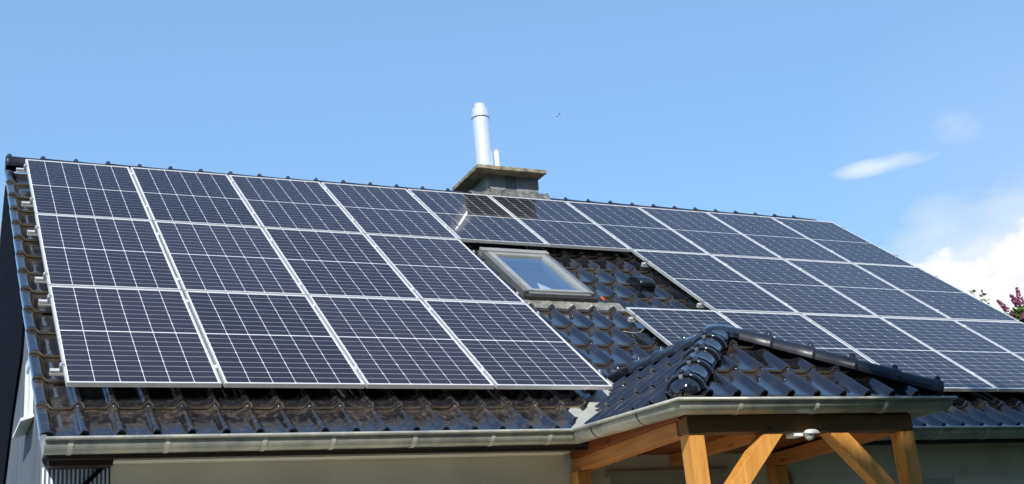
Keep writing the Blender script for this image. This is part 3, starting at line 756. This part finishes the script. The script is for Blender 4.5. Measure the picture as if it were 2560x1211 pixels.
# small round vent pipe sticking out of the wall below the porch
vp = empty("vent_pipe", (5.78, 0.05, -0.79), label="short round grey vent pipe on the wall behind the porch", cat="vent pipe")
bpy.context.view_layer.update()
bm = bmesh.new(); Tm = Matrix.Translation((5.78, 0.05, -0.79)) @ Matrix.Rotation(R_(90), 4, 'X') @ Matrix.Scale(1.35, 4)
lathe(bm, [(0.055, 0.0), (0.055, 0.05), (0.062, 0.055), (0.062, 0.09), (0.048, 0.092), (0.045, 0.03), (0, 0.03)], (0, 0, 0), 24, 0, Tm)
part("collar", bm, 'shutter', vp)
bm = bmesh.new(); lathe(bm, [(0.044, 0.031), (0.0, 0.034)], (0, 0, 0), 20, 0, Tm); part("grille", bm, 'dark', vp)

# ------------------------------------------------------------------ porch
porch = empty("wooden_porch", (4.75, -0.8, GROUND), label="orange timber porch with hipped black tile roof against the house front", cat="porch")
bpy.context.view_layer.update()
# roof planes
def frame(O, U, Vd):
    U = Vector(U).normalized(); Vd = Vector(Vd).normalized(); Nn = U.cross(Vd)
    return Matrix(((U.x, Vd.x, Nn.x, O[0]), (U.y, Vd.y, Nn.y, O[1]), (U.z, Vd.z, Nn.z, O[2]), (0, 0, 0, 1)))


def slope_tiles(O, U, Vd, cols, rows, ushift, cuts, seed, gauge=0.40):
    b_ = bmesh.new(); tiles(b_, cols, rows, ushift, 0.0, -0.022, False, False, seed, gauge)
    F = frame(O, U, Vd); b_.transform(F)
    for co, no in cuts: clip(b_, co, no)
    return b_


up = Vector((0, 0, 1))
hipL = (A - FL); nL = hipL.cross(up).normalized()             # vertical plane through the left-front hip; points to +X/-Y side
hipR = (A - FR); nRp = hipR.cross(up).normalized()
# orient: front-slope centre test point
fc = (FL + FR + A) / 3
if (fc - A).dot(nL) < 0: nL = -nL                              # nL points into the front slope
if (fc - A).dot(nRp) < 0: nRp = -nRp
fs_v = Vector((0, A.y - FL.y, A.z - ZE)); ls_v = Vector((A.x - FL.x, 0, A.z - ZE)); rs_v = Vector((A.x - FR.x, 0, A.z - ZE))
NM = Vector((0, -math.sin(PIT), math.cos(PIT)))               # main roof normal
bmF = slope_tiles((FL.x - 0.2, FL.y - 0.03, ZE - .03), (1, 0, 0), fs_v, 12, 3, -0.02, [(A, -nL), (A, -nRp)], 11, 0.385)
bmL = slope_tiles((FL.x - 0.03, VL0.y + 0.9, ZE - .02), (0, -1, 0), ls_v, 15, 3, 0.0, [(A, nL), (A + Vector((0, 0, 0)), (1, 0, 0)), (VL0 + NM * 0.045, -NM)], 12, 0.385)
bmR = slope_tiles((FR.x + 0.03, FR.y - 0.2, ZE - .015), (0, 1, 0), rs_v, 12, 4, 0.0, [(A, nRp), (A, (-1, 0, 0)), (VL0 + NM * 0.045, -NM)], 13, 0.40)
for nm, b_ in (("front", bmF), ("left", bmL), ("right", bmR)):
    part("tiled_slope", b_, ['tile', 'clay'], porch)
# deck under the tiles
bm = bmesh.new(); dz = Vector((0, 0, -0.06))
for poly in ((FL, FR, A), (FL, A, VT, VL0), (FR, VR0, VT, A)):
    bm.faces.new([bm.verts.new(Vector(p) + dz) for p in poly])
part("roof_deck", bm, 'dark', porch)
# flat ceiling boards
bm = bmesh.new(); box(bm, 3.82, 5.75, -1.56, 0.04, -0.56, -0.54)
for k in range(10): box(bm, 3.84 + k * 0.19, 3.845 + k * 0.19, -1.56, 0.04, -0.565, -0.5605)
part("ceiling", bm, 'red', porch)
# hip and ridge caps
bm = bmesh.new()
zc = Vector((0, 0, 0.0))
cap_run(bm, FL + Vector((0.09, 0.08, 0.045)), A + zc, 4, 0.128, (0, 0, 1), clipmat=1, end_ball=True, arc=92, flat=0.88)
part("hip_cap", bm, ['cap_gloss', 'alu_dark'], porch)
bm = bmesh.new()
cap_run(bm, FR + Vector((-0.0, 0.0, 0.015)), A + Vector((0.05, -.02, 0.0)), 5, 0.093, (0, 0, 1), clipmat=1, arc=100)
part("hip_cap", bm, ['cap', 'alu_dark'], porch)
bm = bmesh.new()
cap_run(bm, VT + Vector((0, -0.02, 0.00)), A + Vector((0, 0.06, -0.01)), 4, 0.095, (0, 0, 1), clipmat=1, arc=100)
part("ridge_cap", bm, ['cap_gloss', 'alu_dark'], porch)
# three-way apex cap: a dome with three stub arms
bm = bmesh.new()
def arm_r(a):
    v = 0.155
    for d_, w_, l_ in ((math.atan2(hipL.y, hipL.x) + math.pi, 0.42, 0.075), (math.atan2(hipR.y, hipR.x) + math.pi, 0.42, 0.10), (math.pi / 2, 0.42, 0.085)):
        x = abs((a - d_ + math.pi) % (2 * math.pi) - math.pi); v = max(v, 0.155 + l_ * math.exp(-(x / w_) ** 2))
    return v
rings = []; KK = 48
for i in range(12):
    ph = math.pi / 2 * i / 11
    rg = []
    for k in range(KK):
        a = 2 * math.pi * k / KK; rr = arm_r(a); 
        rad = rr * math.sin(ph) ; zz = 0.088 * math.cos(ph) ** 0.6 - (rad / 0.2) * 0.045
        rg.append(bm.verts.new(A + Vector((rad * math.cos(a), rad * math.sin(a), zz + 0.012))))
    rings.append(rg)
for a, b in zip(rings, rings[1:]):
    for k in range(KK):
        if a is rings[0]: f = bm.faces.new((a[0] if k == 0 else a[k], b[k], b[(k + 1) % KK], a[(k + 1) % KK]))
        else: f = bm.faces.new((a[k], b[k], b[(k + 1) % KK], a[(k + 1) % KK]))
        f.smooth = True
low = [bm.verts.new(v.co - Vector((0, 0, 0.02))) for v in rings[-1]]
for k in range(KK): bm.faces.new((rings[-1][k], low[k], low[(k + 1) % KK], rings[-1][(k + 1) % KK]))
bmesh.ops.remove_doubles(bm, verts=bm.verts[:], dist=1e-5)
part("apex_cap", bm, 'cap_gloss', porch)
# valley sheet
for foot, sgn in ((VL0, -1), (VR0, 1)):
    bm = bmesh.new(); d_ = (VT - foot).normalized(); sd = d_.cross(NM).normalized() * (1 if sgn < 0 else -1)
    if sd.x * sgn < 0: sd = -sd
    f0 = foot - d_ * 0.10
    rows_ = []
    for t in range(0, 7):
        p = f0.lerp(VT + d_ * 0.03, t / 6)
        rows_.append([bm.verts.new(p + sd * 0.20 + NM * 0.012), bm.verts.new(p + sd * 0.10 + NM * 0.010), bm.verts.new(p + sd * 0.0 + NM * 0.008), bm.verts.new(p - sd * 0.12 + NM * 0.05)])
    for a, b in zip(rows_, rows_[1:]):
        for j in range(3): bm.faces.new((a[j], a[j + 1], b[j + 1], b[j]))
    part("valley_flashing", bm, 'valley', porch)
# gutter
PG = [GC, Vector((3.65, -1.80, -0.50)), Vector((6.06, -1.80, -0.488)), GR]
bm = bmesh.new(); gutter(bm, PG, start=(0, 1, 0), end=(0, 1, 0))
pg = part("gutter", bm, 'zinc', porch)
for x in (4.15, 4.80, 5.42): bracket(pg, (x, -1.80, -0.5 + 0.005 * (x - 3.65)), (1, 0, 0))
for t in (0.18, 0.62):                                           # soldered joints of the side run
    p = lerp(PG[0], PG[1], t); bracket(pg, p, (PG[1] - PG[0]).normalized(), r=0.0765, w=0.014, m='joint')
# frame of beams, posts and braces
BW = 0.12
def timber(name, x0, x1, y0, y1, z0, z1, m_, bev=0.006, label=None):
    b_ = bmesh.new(); box(b_, x0, x1, y0, y1, z0, z1, 0, None, bev); return part(name, b_, m_, porch, label=label)
timber("beam", 3.81, 5.79, -1.62, -1.50, -0.686, -0.565, 'wood_shade', label="front beam with shade put into its wood colour")
timber("beam", 3.800, 3.91, -1.497, 0.03, -0.690, -0.585, 'wood_y')
timber("beam", 5.66, 5.776, -1.497, 0.03, -0.690, -0.585, 'wood_y')
timber("beam", 4.70, 4.80, -1.497, 0.03, -0.655, -0.563, 'wood_y')
timber("fascia", 3.785, 3.815, -1.56, 0.035, -0.583, -0.47, 'red')
timber("fascia", 3.817, 5.78, -1.610, -1.58, -0.562, -0.47, 'brown')
timber("fascia", 5.76, 5.80, -1.578, 0.035, -0.583, -0.47, 'red')
timber("post", 3.815, 3.935, -1.619, -1.50, GROUND, -0.688, 'wood_z')
timber("post", 5.665, 5.787, -1.619, -1.50, GROUND, -0.688, 'wood_z')
timber("post", 3.765, 3.89, -0.09, 0.03, GROUND, -0.692, 'wood_z')
timber("post", 5.655, 5.775, -0.09, 0.03, GROUND, -0.692, 'wood_z')
def brace(pts):
    b_ = bmesh.new(); prism(b_, [(x, -1.617, z) for x, z in pts], (0, 0.112, 0)); 
    bmesh.ops.bevel(b_, geom=b_.edges[:], offset=0.006, segments=2, affect='EDGES')
    part("brace", b_, 'wood_z', porch)
brace([(4.435, -0.689), (4.612, -0.689), (3.937, -1.375), (3.937, -1.20)])
brace([(4.995, -0.689), (5.172, -0.689), (5.663, -1.20), (5.663, -1.375)])

# motion sensor lamp on the beam
lamp = empty("motion_sensor_lamp", (4.78, -1.57, -0.688), label="small white motion sensor lamp under the porch beam", cat="lamp")
bpy.context.view_layer.update()
bm = bmesh.new(); box(bm, 4.69, 4.77, -1.62, -1.52, -0.721, -0.688, 0, None, 0.008); part("base", bm, 'white', lamp)
bm = bmesh.new(); Tm = Matrix.Translation((4.81, -1.66, -0.703)) @ Matrix.Rotation(R_(12), 4, 'X') @ Matrix.Diagonal((0.85, 0.7, 0.5, 1))
lathe(bm, [(0.0, 0.05), (0.03, 0.047), (0.055, 0.032), (0.072, 0.0), (0.070, -0.012), (0.0, -0.014)], (0, 0, 0), 28, 0, Tm); part("lamp_shade", bm, 'white', lamp)
bm = bmesh.new(); lathe(bm, [(0.034, 0.0), (0.036, -0.015), (0.030, -0.032), (0.016, -0.044), (0, -0.048)], (4.797, -1.65, -0.708), 24); part("sensor", bm, 'white', lamp)

# ------------------------------------------------------------------ solar panels
PW, PH, PT, PITCH, ROWP = 1.042, 1.787, 0.035, 1.06, 1.805
def panel_frame_mesh():
    bm = bmesh.new(); f = 0.012; c = 0.0015
    box(bm, 0, PW, 0, f, -PT, 0, 0, None, c); box(bm, 0, PW, PH - f, PH, -PT, 0, 0, None, c)
    box(bm, 0, f, f + .0002, PH - f - .0002, -PT, 0, 0, None, c); box(bm, PW - f, PW, f + .0002, PH - f - .0002, -PT, 0, 0, None, c)
    return bm
def panel_cells_mesh():
    bm = bmesh.new(); f = 0.0125
    for z, fl in ((-0.004, 0), (-0.009, 1)):
        v = [bm.verts.new(p) for p in ((f, f, z), (PW - f, f, z), (PW - f, PH - f, z), (f, PH - f, z))]
        bm.faces.new(v if not fl else v[::-1])
    mx, my, mid = 0.019, 0.024, 0.011
    cw = (PW - 2 * mx) / 6; ch = (PH - 2 * my - mid) / 20
    gx, gy, k = 0.0020, 0.0022, 0.0065
    for r in range(20):
        y0 = my + r * ch + (mid if r >= 10 else 0) + gy; y1 = y0 + ch - 2 * gy
        for cc in range(6):
            x0 = mx + cc * cw + gx; x1 = x0 + cw - 2 * gx; z = -0.0030
            if r % 2 == 0: P = [(x0 + k, y0), (x1 - k, y0), (x1, y0 + k), (x1, y1), (x0, y1), (x0, y0 + k)]
            else: P = [(x0, y0), (x1, y0), (x1, y1 - k), (x1 - k, y1), (x0 + k, y1), (x0, y1 - k)]
            fc_ = bm.faces.new([bm.verts.new((x, y, z)) for x, y in P]); fc_.material_index = 1
    return bm
ORD = ["first", "second", "third", "fourth", "fifth", "sixth", "seventh", "eighth", "ninth", "tenth"]
def plabel(i, j):
    if j == 0:
        if i == 0: return "solar panel at the far left end of the top row, beside the verge tiles"
        if i == 4: return "fifth solar panel of the top row, directly below the chimney"
        if i == 9: return "solar panel at the far right end of the top row, under the ridge end"
        return f"solar panel with silver frame in the top row, {ORD[i]} from the left"
    if j == 1:
        if i == 3: return "solar panel in the middle row directly left of the roof window"
        if i < 4: return f"solar panel in the middle row, {ORD[i]} from the left verge"
        if i == 6: return "solar panel in the middle row directly right of the black vent hood"
        return f"solar panel in the middle row right of the vent hood, {ORD[i-6]} from the hood"
    if i == 3: return "solar panel in the bottom row whose lower corner points at the grey porch valley"
    if i < 4: return f"solar panel in the bottom row, {ORD[i]} from the left verge"
    if i == 5: return "solar panel right behind the porch apex, first of the bottom row's right block"
    if i == 9: return "rightmost solar panel of the bottom row, partly shaded"
    return f"solar panel {ORD[i-5]} in the bottom row's right block, counted from the porch apex"
slots = [(i, 0) for i in range(10)] + [(i, 1) for i in (0, 1, 2, 3, 6, 7, 8, 9)] + [(i, 2) for i in (0, 1, 2, 3, 5, 6, 7, 8, 9)]
proto = None
for i, j in slots:
    v = (2 - j) * ROWP + 0.002; u = i * PITCH + 0.009
    if proto is None:
        root = empty("solar_module"); fo = link("frame", panel_frame_mesh(), 'alu', root); co_ = link("cell_sheet", panel_cells_mesh(), ['sheet', 'cell'], root)
        proto = (root, fo, co_)
    else:
        root = proto[0].copy(); sc.collection.objects.link(root)
        for p in proto[1:]:
            q = p.copy(); sc.collection.objects.link(q); q.parent = root
    root.rotation_euler = (PIT + rnd.uniform(-.0009, .0009), rnd.uniform(-.0012, .0012), 0)
    root.location = roofp(u + rnd.uniform(-.0015, .0015), v, rnd.uniform(-.001, .001))
    setp(root, plabel(i, j), "solar panel", "solar panels on the roof")

# mounting rails with clamps
def rail(v, u0, u1, label, bounds):
    root = empty("mounting_rail", roofp(u0, v, -PT - 0.02), (PIT, 0, 0), label=label, cat="mounting rail", group="aluminium rails under the panels")
    bm = bmesh.new(); Lr = u1 - u0
    prism(bm, [(0, y, z) for y, z in ((-.02, -.02), (.02, -.02), (.02, -.004), (.014, 0), (.02, .004), (.02, .0195), (-.02, .0195), (-.02, .004), (-.014, 0), (-.02, -.004))], (Lr, 0, 0))
    link("rail", bm, 'alu', root)
    for k, ub in enumerate(bounds):
        bm = bmesh.new(); x = ub - u0
        endc = k == 0 or k == len(bounds) - 1
        if not endc:
            box(bm, x - 0.019, x + 0.019, -0.028, 0.028, 0.0555, 0.0595); box(bm, x - 0.006, x + 0.006, -0.028, 0.028, 0.020, 0.0553)
            lathe(bm, [(0.007, 0.0596), (0.007, 0.066), (0, 0.066)], (x, 0, 0), 8)
        else:
            s_ = -1 if k == 0 else 1
            box(bm, min(x, x + s_ * 0.024), max(x, x + s_ * 0.024), -0.022, 0.022, 0.0200, 0.0590, 0, None, 0.003)
            box(bm, min(x, x - s_ * 0.012), max(x, x - s_ * 0.012), -0.022, 0.022, 0.0555, 0.0590)
            lathe(bm, [(0.009, 0.0591), (0.009, 0.070), (0, 0.070)], (x + s_ * 0.012, 0, 0), 8)
        link("clamp", bm, 'alu_dark' if endc else 'alu', root)
full = [0.009 - .001] + [k * PITCH for k in range(1, 10)] + [10 * PITCH - 0.009]
lb = [0.008, 1.06, 2.12, 3.18, 4 * PITCH - 0.008]
rail(5.15, -0.085, 10.62, "aluminium rail end uppermost at the left verge, under the top panel row", full)
rail(4.03, -0.085, 10.62, "aluminium rail end second from the ridge at the left verge", full)
rail(3.20, -0.075, 4.25, "aluminium rail end at the left verge, upper rail of the middle row", lb)
rail(2.04, -0.075, 4.25, "aluminium rail end at the left verge, lower rail of the middle row", lb)
rail(1.55, -0.075, 4.25, "aluminium rail end at the left verge, upper rail of the bottom row", lb)
rail(0.28, -0.075, 4.25, "aluminium rail end lowest at the left verge, above the gutter", lb)
rb = [6 * PITCH + 0.008, 7 * PITCH, 8 * PITCH, 9 * PITCH, 10 * PITCH - .009]
rail(3.25, 6.315, 10.62, "rail stub sticking out beside the middle panels above the vent hood", rb)
rail(2.05, 6.315, 10.62, "rail stub sticking out beside the middle panels below the vent hood", rb)
rb2 = [5 * PITCH + 0.008] + rb[:0] + [k * PITCH for k in (6, 7, 8, 9)] + [10 * PITCH - .009]
rail(1.60, 5.255, 10.62, "rail stub sticking out at the bottom right block, behind the porch ridge", rb2)
rail(0.35, 5.255, 10.62, "lower rail of the bottom right block, hidden behind the porch ridge", rb2)
# solar cable on the tiles beside the lower right block
bm = bmesh.new()
tube(bm, [roofp(u, v, d) for u, v, d in ((5.34, 1.42, -0.06), (5.27, 1.39, -0.10), (5.19, 1.385, -0.105), (5.13, 1.40, -0.10), (5.10, 1.415, -0.10))], 0.007, 8)
setp(part("solar_cable", bm, 'white', None) if False else link("solar_cable", bm, 'apron'), "short pale cable lying on the tiles at the lower right panel block's upper left corner", "cable")
# a few red leaves caught at the lower right of the roof window
for k, (u, v) in enumerate(((5.30, 2.24), (5.335, 2.225))):
    bm = bmesh.new(); T3 = ROOF @ Matrix.Translation((u, v, BASE + 0.075)) @ Matrix.Rotation(1.1 * k + .4, 4, 'Z') @ Matrix.Rotation(.5, 4, 'X')
    pts = [(0, -.035, 0), (.018, -.01, .006), (.014, .018, .008), (0, .035, 0.0), (-.014, .018, .008), (-.018, -.01, .006)]
    prism(bm, [T3 @ Vector((x, y, 0)) for x, y, z in pts], T3.to_3x3() @ Vector((0, 0, 0.0015)))
    setp(link("fallen_leaf", bm, 'ember'), ["orange red fallen leaf at the lower right corner of the roof window", "second orange leaf further right along the roof window apron"][k], "leaf", "leaves on the roof")


# ------------------------------------------------------------------ vegetation
def leaf_cloud(bm, centres, n, size, rn, aspect=0.55, mi=0):
    for _ in range(n):
        c, r = centres[rn.randrange(len(centres))]
        while True:
            p = Vector((rn.uniform(-1, 1), rn.uniform(-1, 1), rn.uniform(-1, 1)))
            if 0.25 < p.length < 1: break
        p = Vector(c) + Vector((p.x * r[0], p.y * r[1], p.z * r[2]))
        add_leaf(bm, p, size * rn.uniform(.7, 1.3), rn, aspect, mi)


def add_leaf(bm, p, s_, rn, aspect=0.55, mi=0, d=None):
    d = d or Vector((rn.gauss(0, 1), rn.gauss(0, 1), rn.gauss(0, .6))); d.normalize()
    w = d.cross(Vector((rn.gauss(0, 1), rn.gauss(0, 1), rn.gauss(0, 1)))); w.normalize(); nn = d.cross(w)
    a = bm.verts.new(p); b1 = bm.verts.new(p + d * s_ * .45 + w * s_ * aspect * .5 + nn * s_ * .08); b2 = bm.verts.new(p + d * s_ * .45 - w * s_ * aspect * .5 + nn * s_ * .08); c = bm.verts.new(p + d * s_)
    f1 = bm.faces.new((a, b1, c)); f2 = bm.faces.new((a, c, b2)); f1.material_index = f2.material_index = mi


# tall tree in the garden behind the viewer: its crown shades the right end of the eaves
tr = random.Random(21); TB = Vector((2.9, -13.0, GROUND)); TC = Vector((2.49, -12.98, 7.95)); TR = 3.15
tree = empty("tree", TB, label="tall leafy tree in the garden in front of the house, shading the right eaves", cat="tree"); bpy.context.view_layer.update()
bm = bmesh.new(); tube(bm, [TB, TB + Vector((.05, 0, 3)), TB + Vector((-.05, .1, 6)), TC + Vector((0, 0, 1.5))], [0.30, 0.24, 0.18, 0.05], 10)
for k in range(12):
    a = k * 2.4; z0 = 4.0 + k * .4; s_ = TB + Vector((0, 0, z0)); e = TC + Vector((math.cos(a), math.sin(a), tr.uniform(-.6, .6))) * TR * .75
    tube(bm, [s_, s_.lerp(e, .5) + Vector((0, 0, .3)), e], [0.10, 0.06, 0.02], 6)
part("trunk", bm, 'bark', tree)
bm = bmesh.new(); cs = []
for k in range(120):
    while True:
        p = Vector((tr.uniform(-1, 1), tr.uniform(-1, 1), tr.uniform(-1, 1)))
        if 0.3 < p.length < 1: break
    if k % 3: p = p.normalized() * tr.uniform(.75, 1)
    r_ = tr.uniform(.55, .95); cs.append((TC + p * (TR - r_ * .5), (r_, r_, r_ * .75)))
for k in range(16): cs.append((Vector((4.65, -11.69, 10.6)) + Vector((tr.uniform(-.8, .8), tr.uniform(-.6, .6), tr.uniform(-1.0, .7))), (.6, .6, .5)))
leaf_cloud(bm, cs, 34000, 0.19, tr, 0.6)
part("crown", bm, 'leaf', tree)

# unseen tree belt added behind the viewer to cut sky fill on the porch
gr_ = random.Random(31); bm = bmesh.new(); cs = []
for k in range(90):
    x = -17 + 40 * k / 89 + gr_.uniform(-.6, .6); y = -19.5 + gr_.uniform(-1.6, 1.6) + 0.012 * (x - 4) ** 2
    for zz in range(6): cs.append(((x, y, GROUND + 1.1 + zz * 2.2 + gr_.uniform(-.5, .5)), (1.3, 1.1, 1.5)))
leaf_cloud(bm, cs, 42000, 0.45, gr_, 0.62)
setp(link("added_tree_belt", bm, 'needle'), "unseen belt of trees added behind the viewer to block low sky light", "trees", kind="stuff")
# unseen spruce added off the right front corner to dim the right-hand wall
sr = random.Random(8); SB = Vector((13.2, -3.6, GROUND))
spr = empty("added_spruce", SB, label="unseen dark spruce added off the right front corner to dim the wall", cat="tree"); bpy.context.view_layer.update()
bm = bmesh.new(); tube(bm, [SB, SB + Vector((0, 0, 8.5))], [0.22, 0.03], 10); part("trunk", bm, 'bark', spr)
bm = bmesh.new()
for k in range(16000):
    h = sr.random() ** 1.3; rr = 2.3 * (1 - h) * (0.55 + 0.45 * sr.random()); a = sr.uniform(0, 6.283)
    p = SB + Vector((rr * math.cos(a), rr * math.sin(a), 0.5 + h * 8.3 - rr * .25)); add_leaf(bm, p, sr.uniform(.18, .34), sr, .22, 0, Vector((math.cos(a), math.sin(a), sr.uniform(-.6, .1))))
part("crown", bm, 'needle', spr)

def pix(px, py, dist):
    m3 = cam.rotation_euler.to_matrix(); d = m3 @ Vector(((px - 1280) / 3129.04, -(py - 605.5) / 3129.04, -1)); d.normalize(); return Vector(CAM) + d * dist

# lilac shrub behind the right end of the roof
lr = random.Random(4); LB = Vector((12.6, 2.2, GROUND))
lil = empty("lilac_shrub", LB, label="lilac shrub with dark pink blossom cones rising behind the right roof edge", cat="shrub"); bpy.context.view_layer.update()
bm = bmesh.new(); tips = []
CC = pix(2590, 850, 17.0)
for k in range(9):
    a = k * 0.7; e = CC + Vector((math.cos(a) * .55, math.sin(a) * .45, lr.uniform(-.4, .2))); tube(bm, [LB + Vector((math.cos(a) * .08, math.sin(a) * .08, 0)), LB.lerp(e, .55) + Vector((.1, 0, .2)), e], [0.045, 0.03, 0.01], 7)
sprig = pix(2448, 800, 17.0)
tube(bm, [CC + Vector((-.2, .1, -.6)), sprig + Vector((.05, -.03, -.15)), sprig + Vector((0, 0, .38))], [0.012, 0.007, 0.003], 5)
part("trunk", bm, 'bark', lil)
bm = bmesh.new()
leaf_cloud(bm, [(CC + Vector((lr.uniform(-.5, .6), lr.uniform(-.5, .5), lr.uniform(-.9, 0.02))), (.26, .26, .24)) for _ in range(30)] , 2600, 0.085, lr, 0.62)
leaf_cloud(bm, [(pix(2545, 800, 17), (.13, .12, .12)), (pix(2565, 790, 17), (.16, .12, .14))], 420, 0.075, lr, 0.62)
for k in range(60):
    p = sprig + Vector((lr.uniform(-.13, .15), lr.uniform(-.06, .06), lr.uniform(-.12, .36))); add_leaf(bm, p, 0.085, lr, .5, 1 if lr.random() < .15 else 0)
part("crown", bm, ['leaf', 'leaf_red'], lil)
def blossom(p, d, L_, R0):
    b_ = bmesh.new(); d = Vector(d).normalized()
    for k in range(85):
        t = lr.random(); rad = R0 * (1 - t) ** .7 + .006; a = lr.uniform(0, 6.283); u_ = d.cross(Vector((1, .2, 0))).normalized(); w_ = d.cross(u_)
        c = Vector(p) + d * t * L_ + (u_ * math.cos(a) + w_ * math.sin(a)) * rad * lr.uniform(.6, 1)
        bmesh.ops.create_icosphere(b_, subdivisions=1, radius=lr.uniform(.009, .015), matrix=Matrix.Translation(c))
    part("blossom", b_, 'blossom', lil)
for px, d, L_ in ((pix(2537, 795, 16.9), (-.55, .35, 1), .30), (pix(2546, 765, 17), (-.35, .25, 1), .17), (pix(2555, 770, 17), (-.05, 0, 1), .26), (pix(2575, 775, 17), (.2, 0, 1), .22),
                  (pix(2590, 770, 17), (.1, 0, 1), .24), (pix(2560, 800, 16.8), (.3, -.4, .8), .16), (pix(2620, 790, 17.2), (.5, 0, 1), .2)):
    blossom(px, d, L_, .042)


# two small birds high above the roof
def bird(loc_, yaw, s_, label):
    root = empty("bird", loc_, (0.2, 0.1, yaw), label=label, cat="bird", group="small birds in the sky"); b_ = bmesh.new()
    tube(b_, [(0, -.10 * s_, 0), (0, -.07 * s_, .004), (0, -.02 * s_, 0), (0, .05 * s_, 0), (0, .12 * s_, .0)], [.004 * s_, .014 * s_, .022 * s_, .014 * s_, .008 * s_], 8); link("body", b_, 'feather', root)
    for sg in (-1, 1):
        b_ = bmesh.new(); prism(b_, [(0, -.035 * s_, 0), (sg * .09 * s_, -.05 * s_, .03 * s_), (sg * .19 * s_, .03 * s_, .015 * s_), (sg * .08 * s_, .02 * s_, .02 * s_), (0, .04 * s_, 0)], (0, 0, .004)); link("wing", b_, 'feather', root)
bird(pix(1399, 286, 70), 0.8, 0.6, "darker of two tiny birds flying right of the flue pipe")
bird(pix(1393, 292, 74), 1.4, 0.5, "paler lower one of two tiny birds right of the flue")
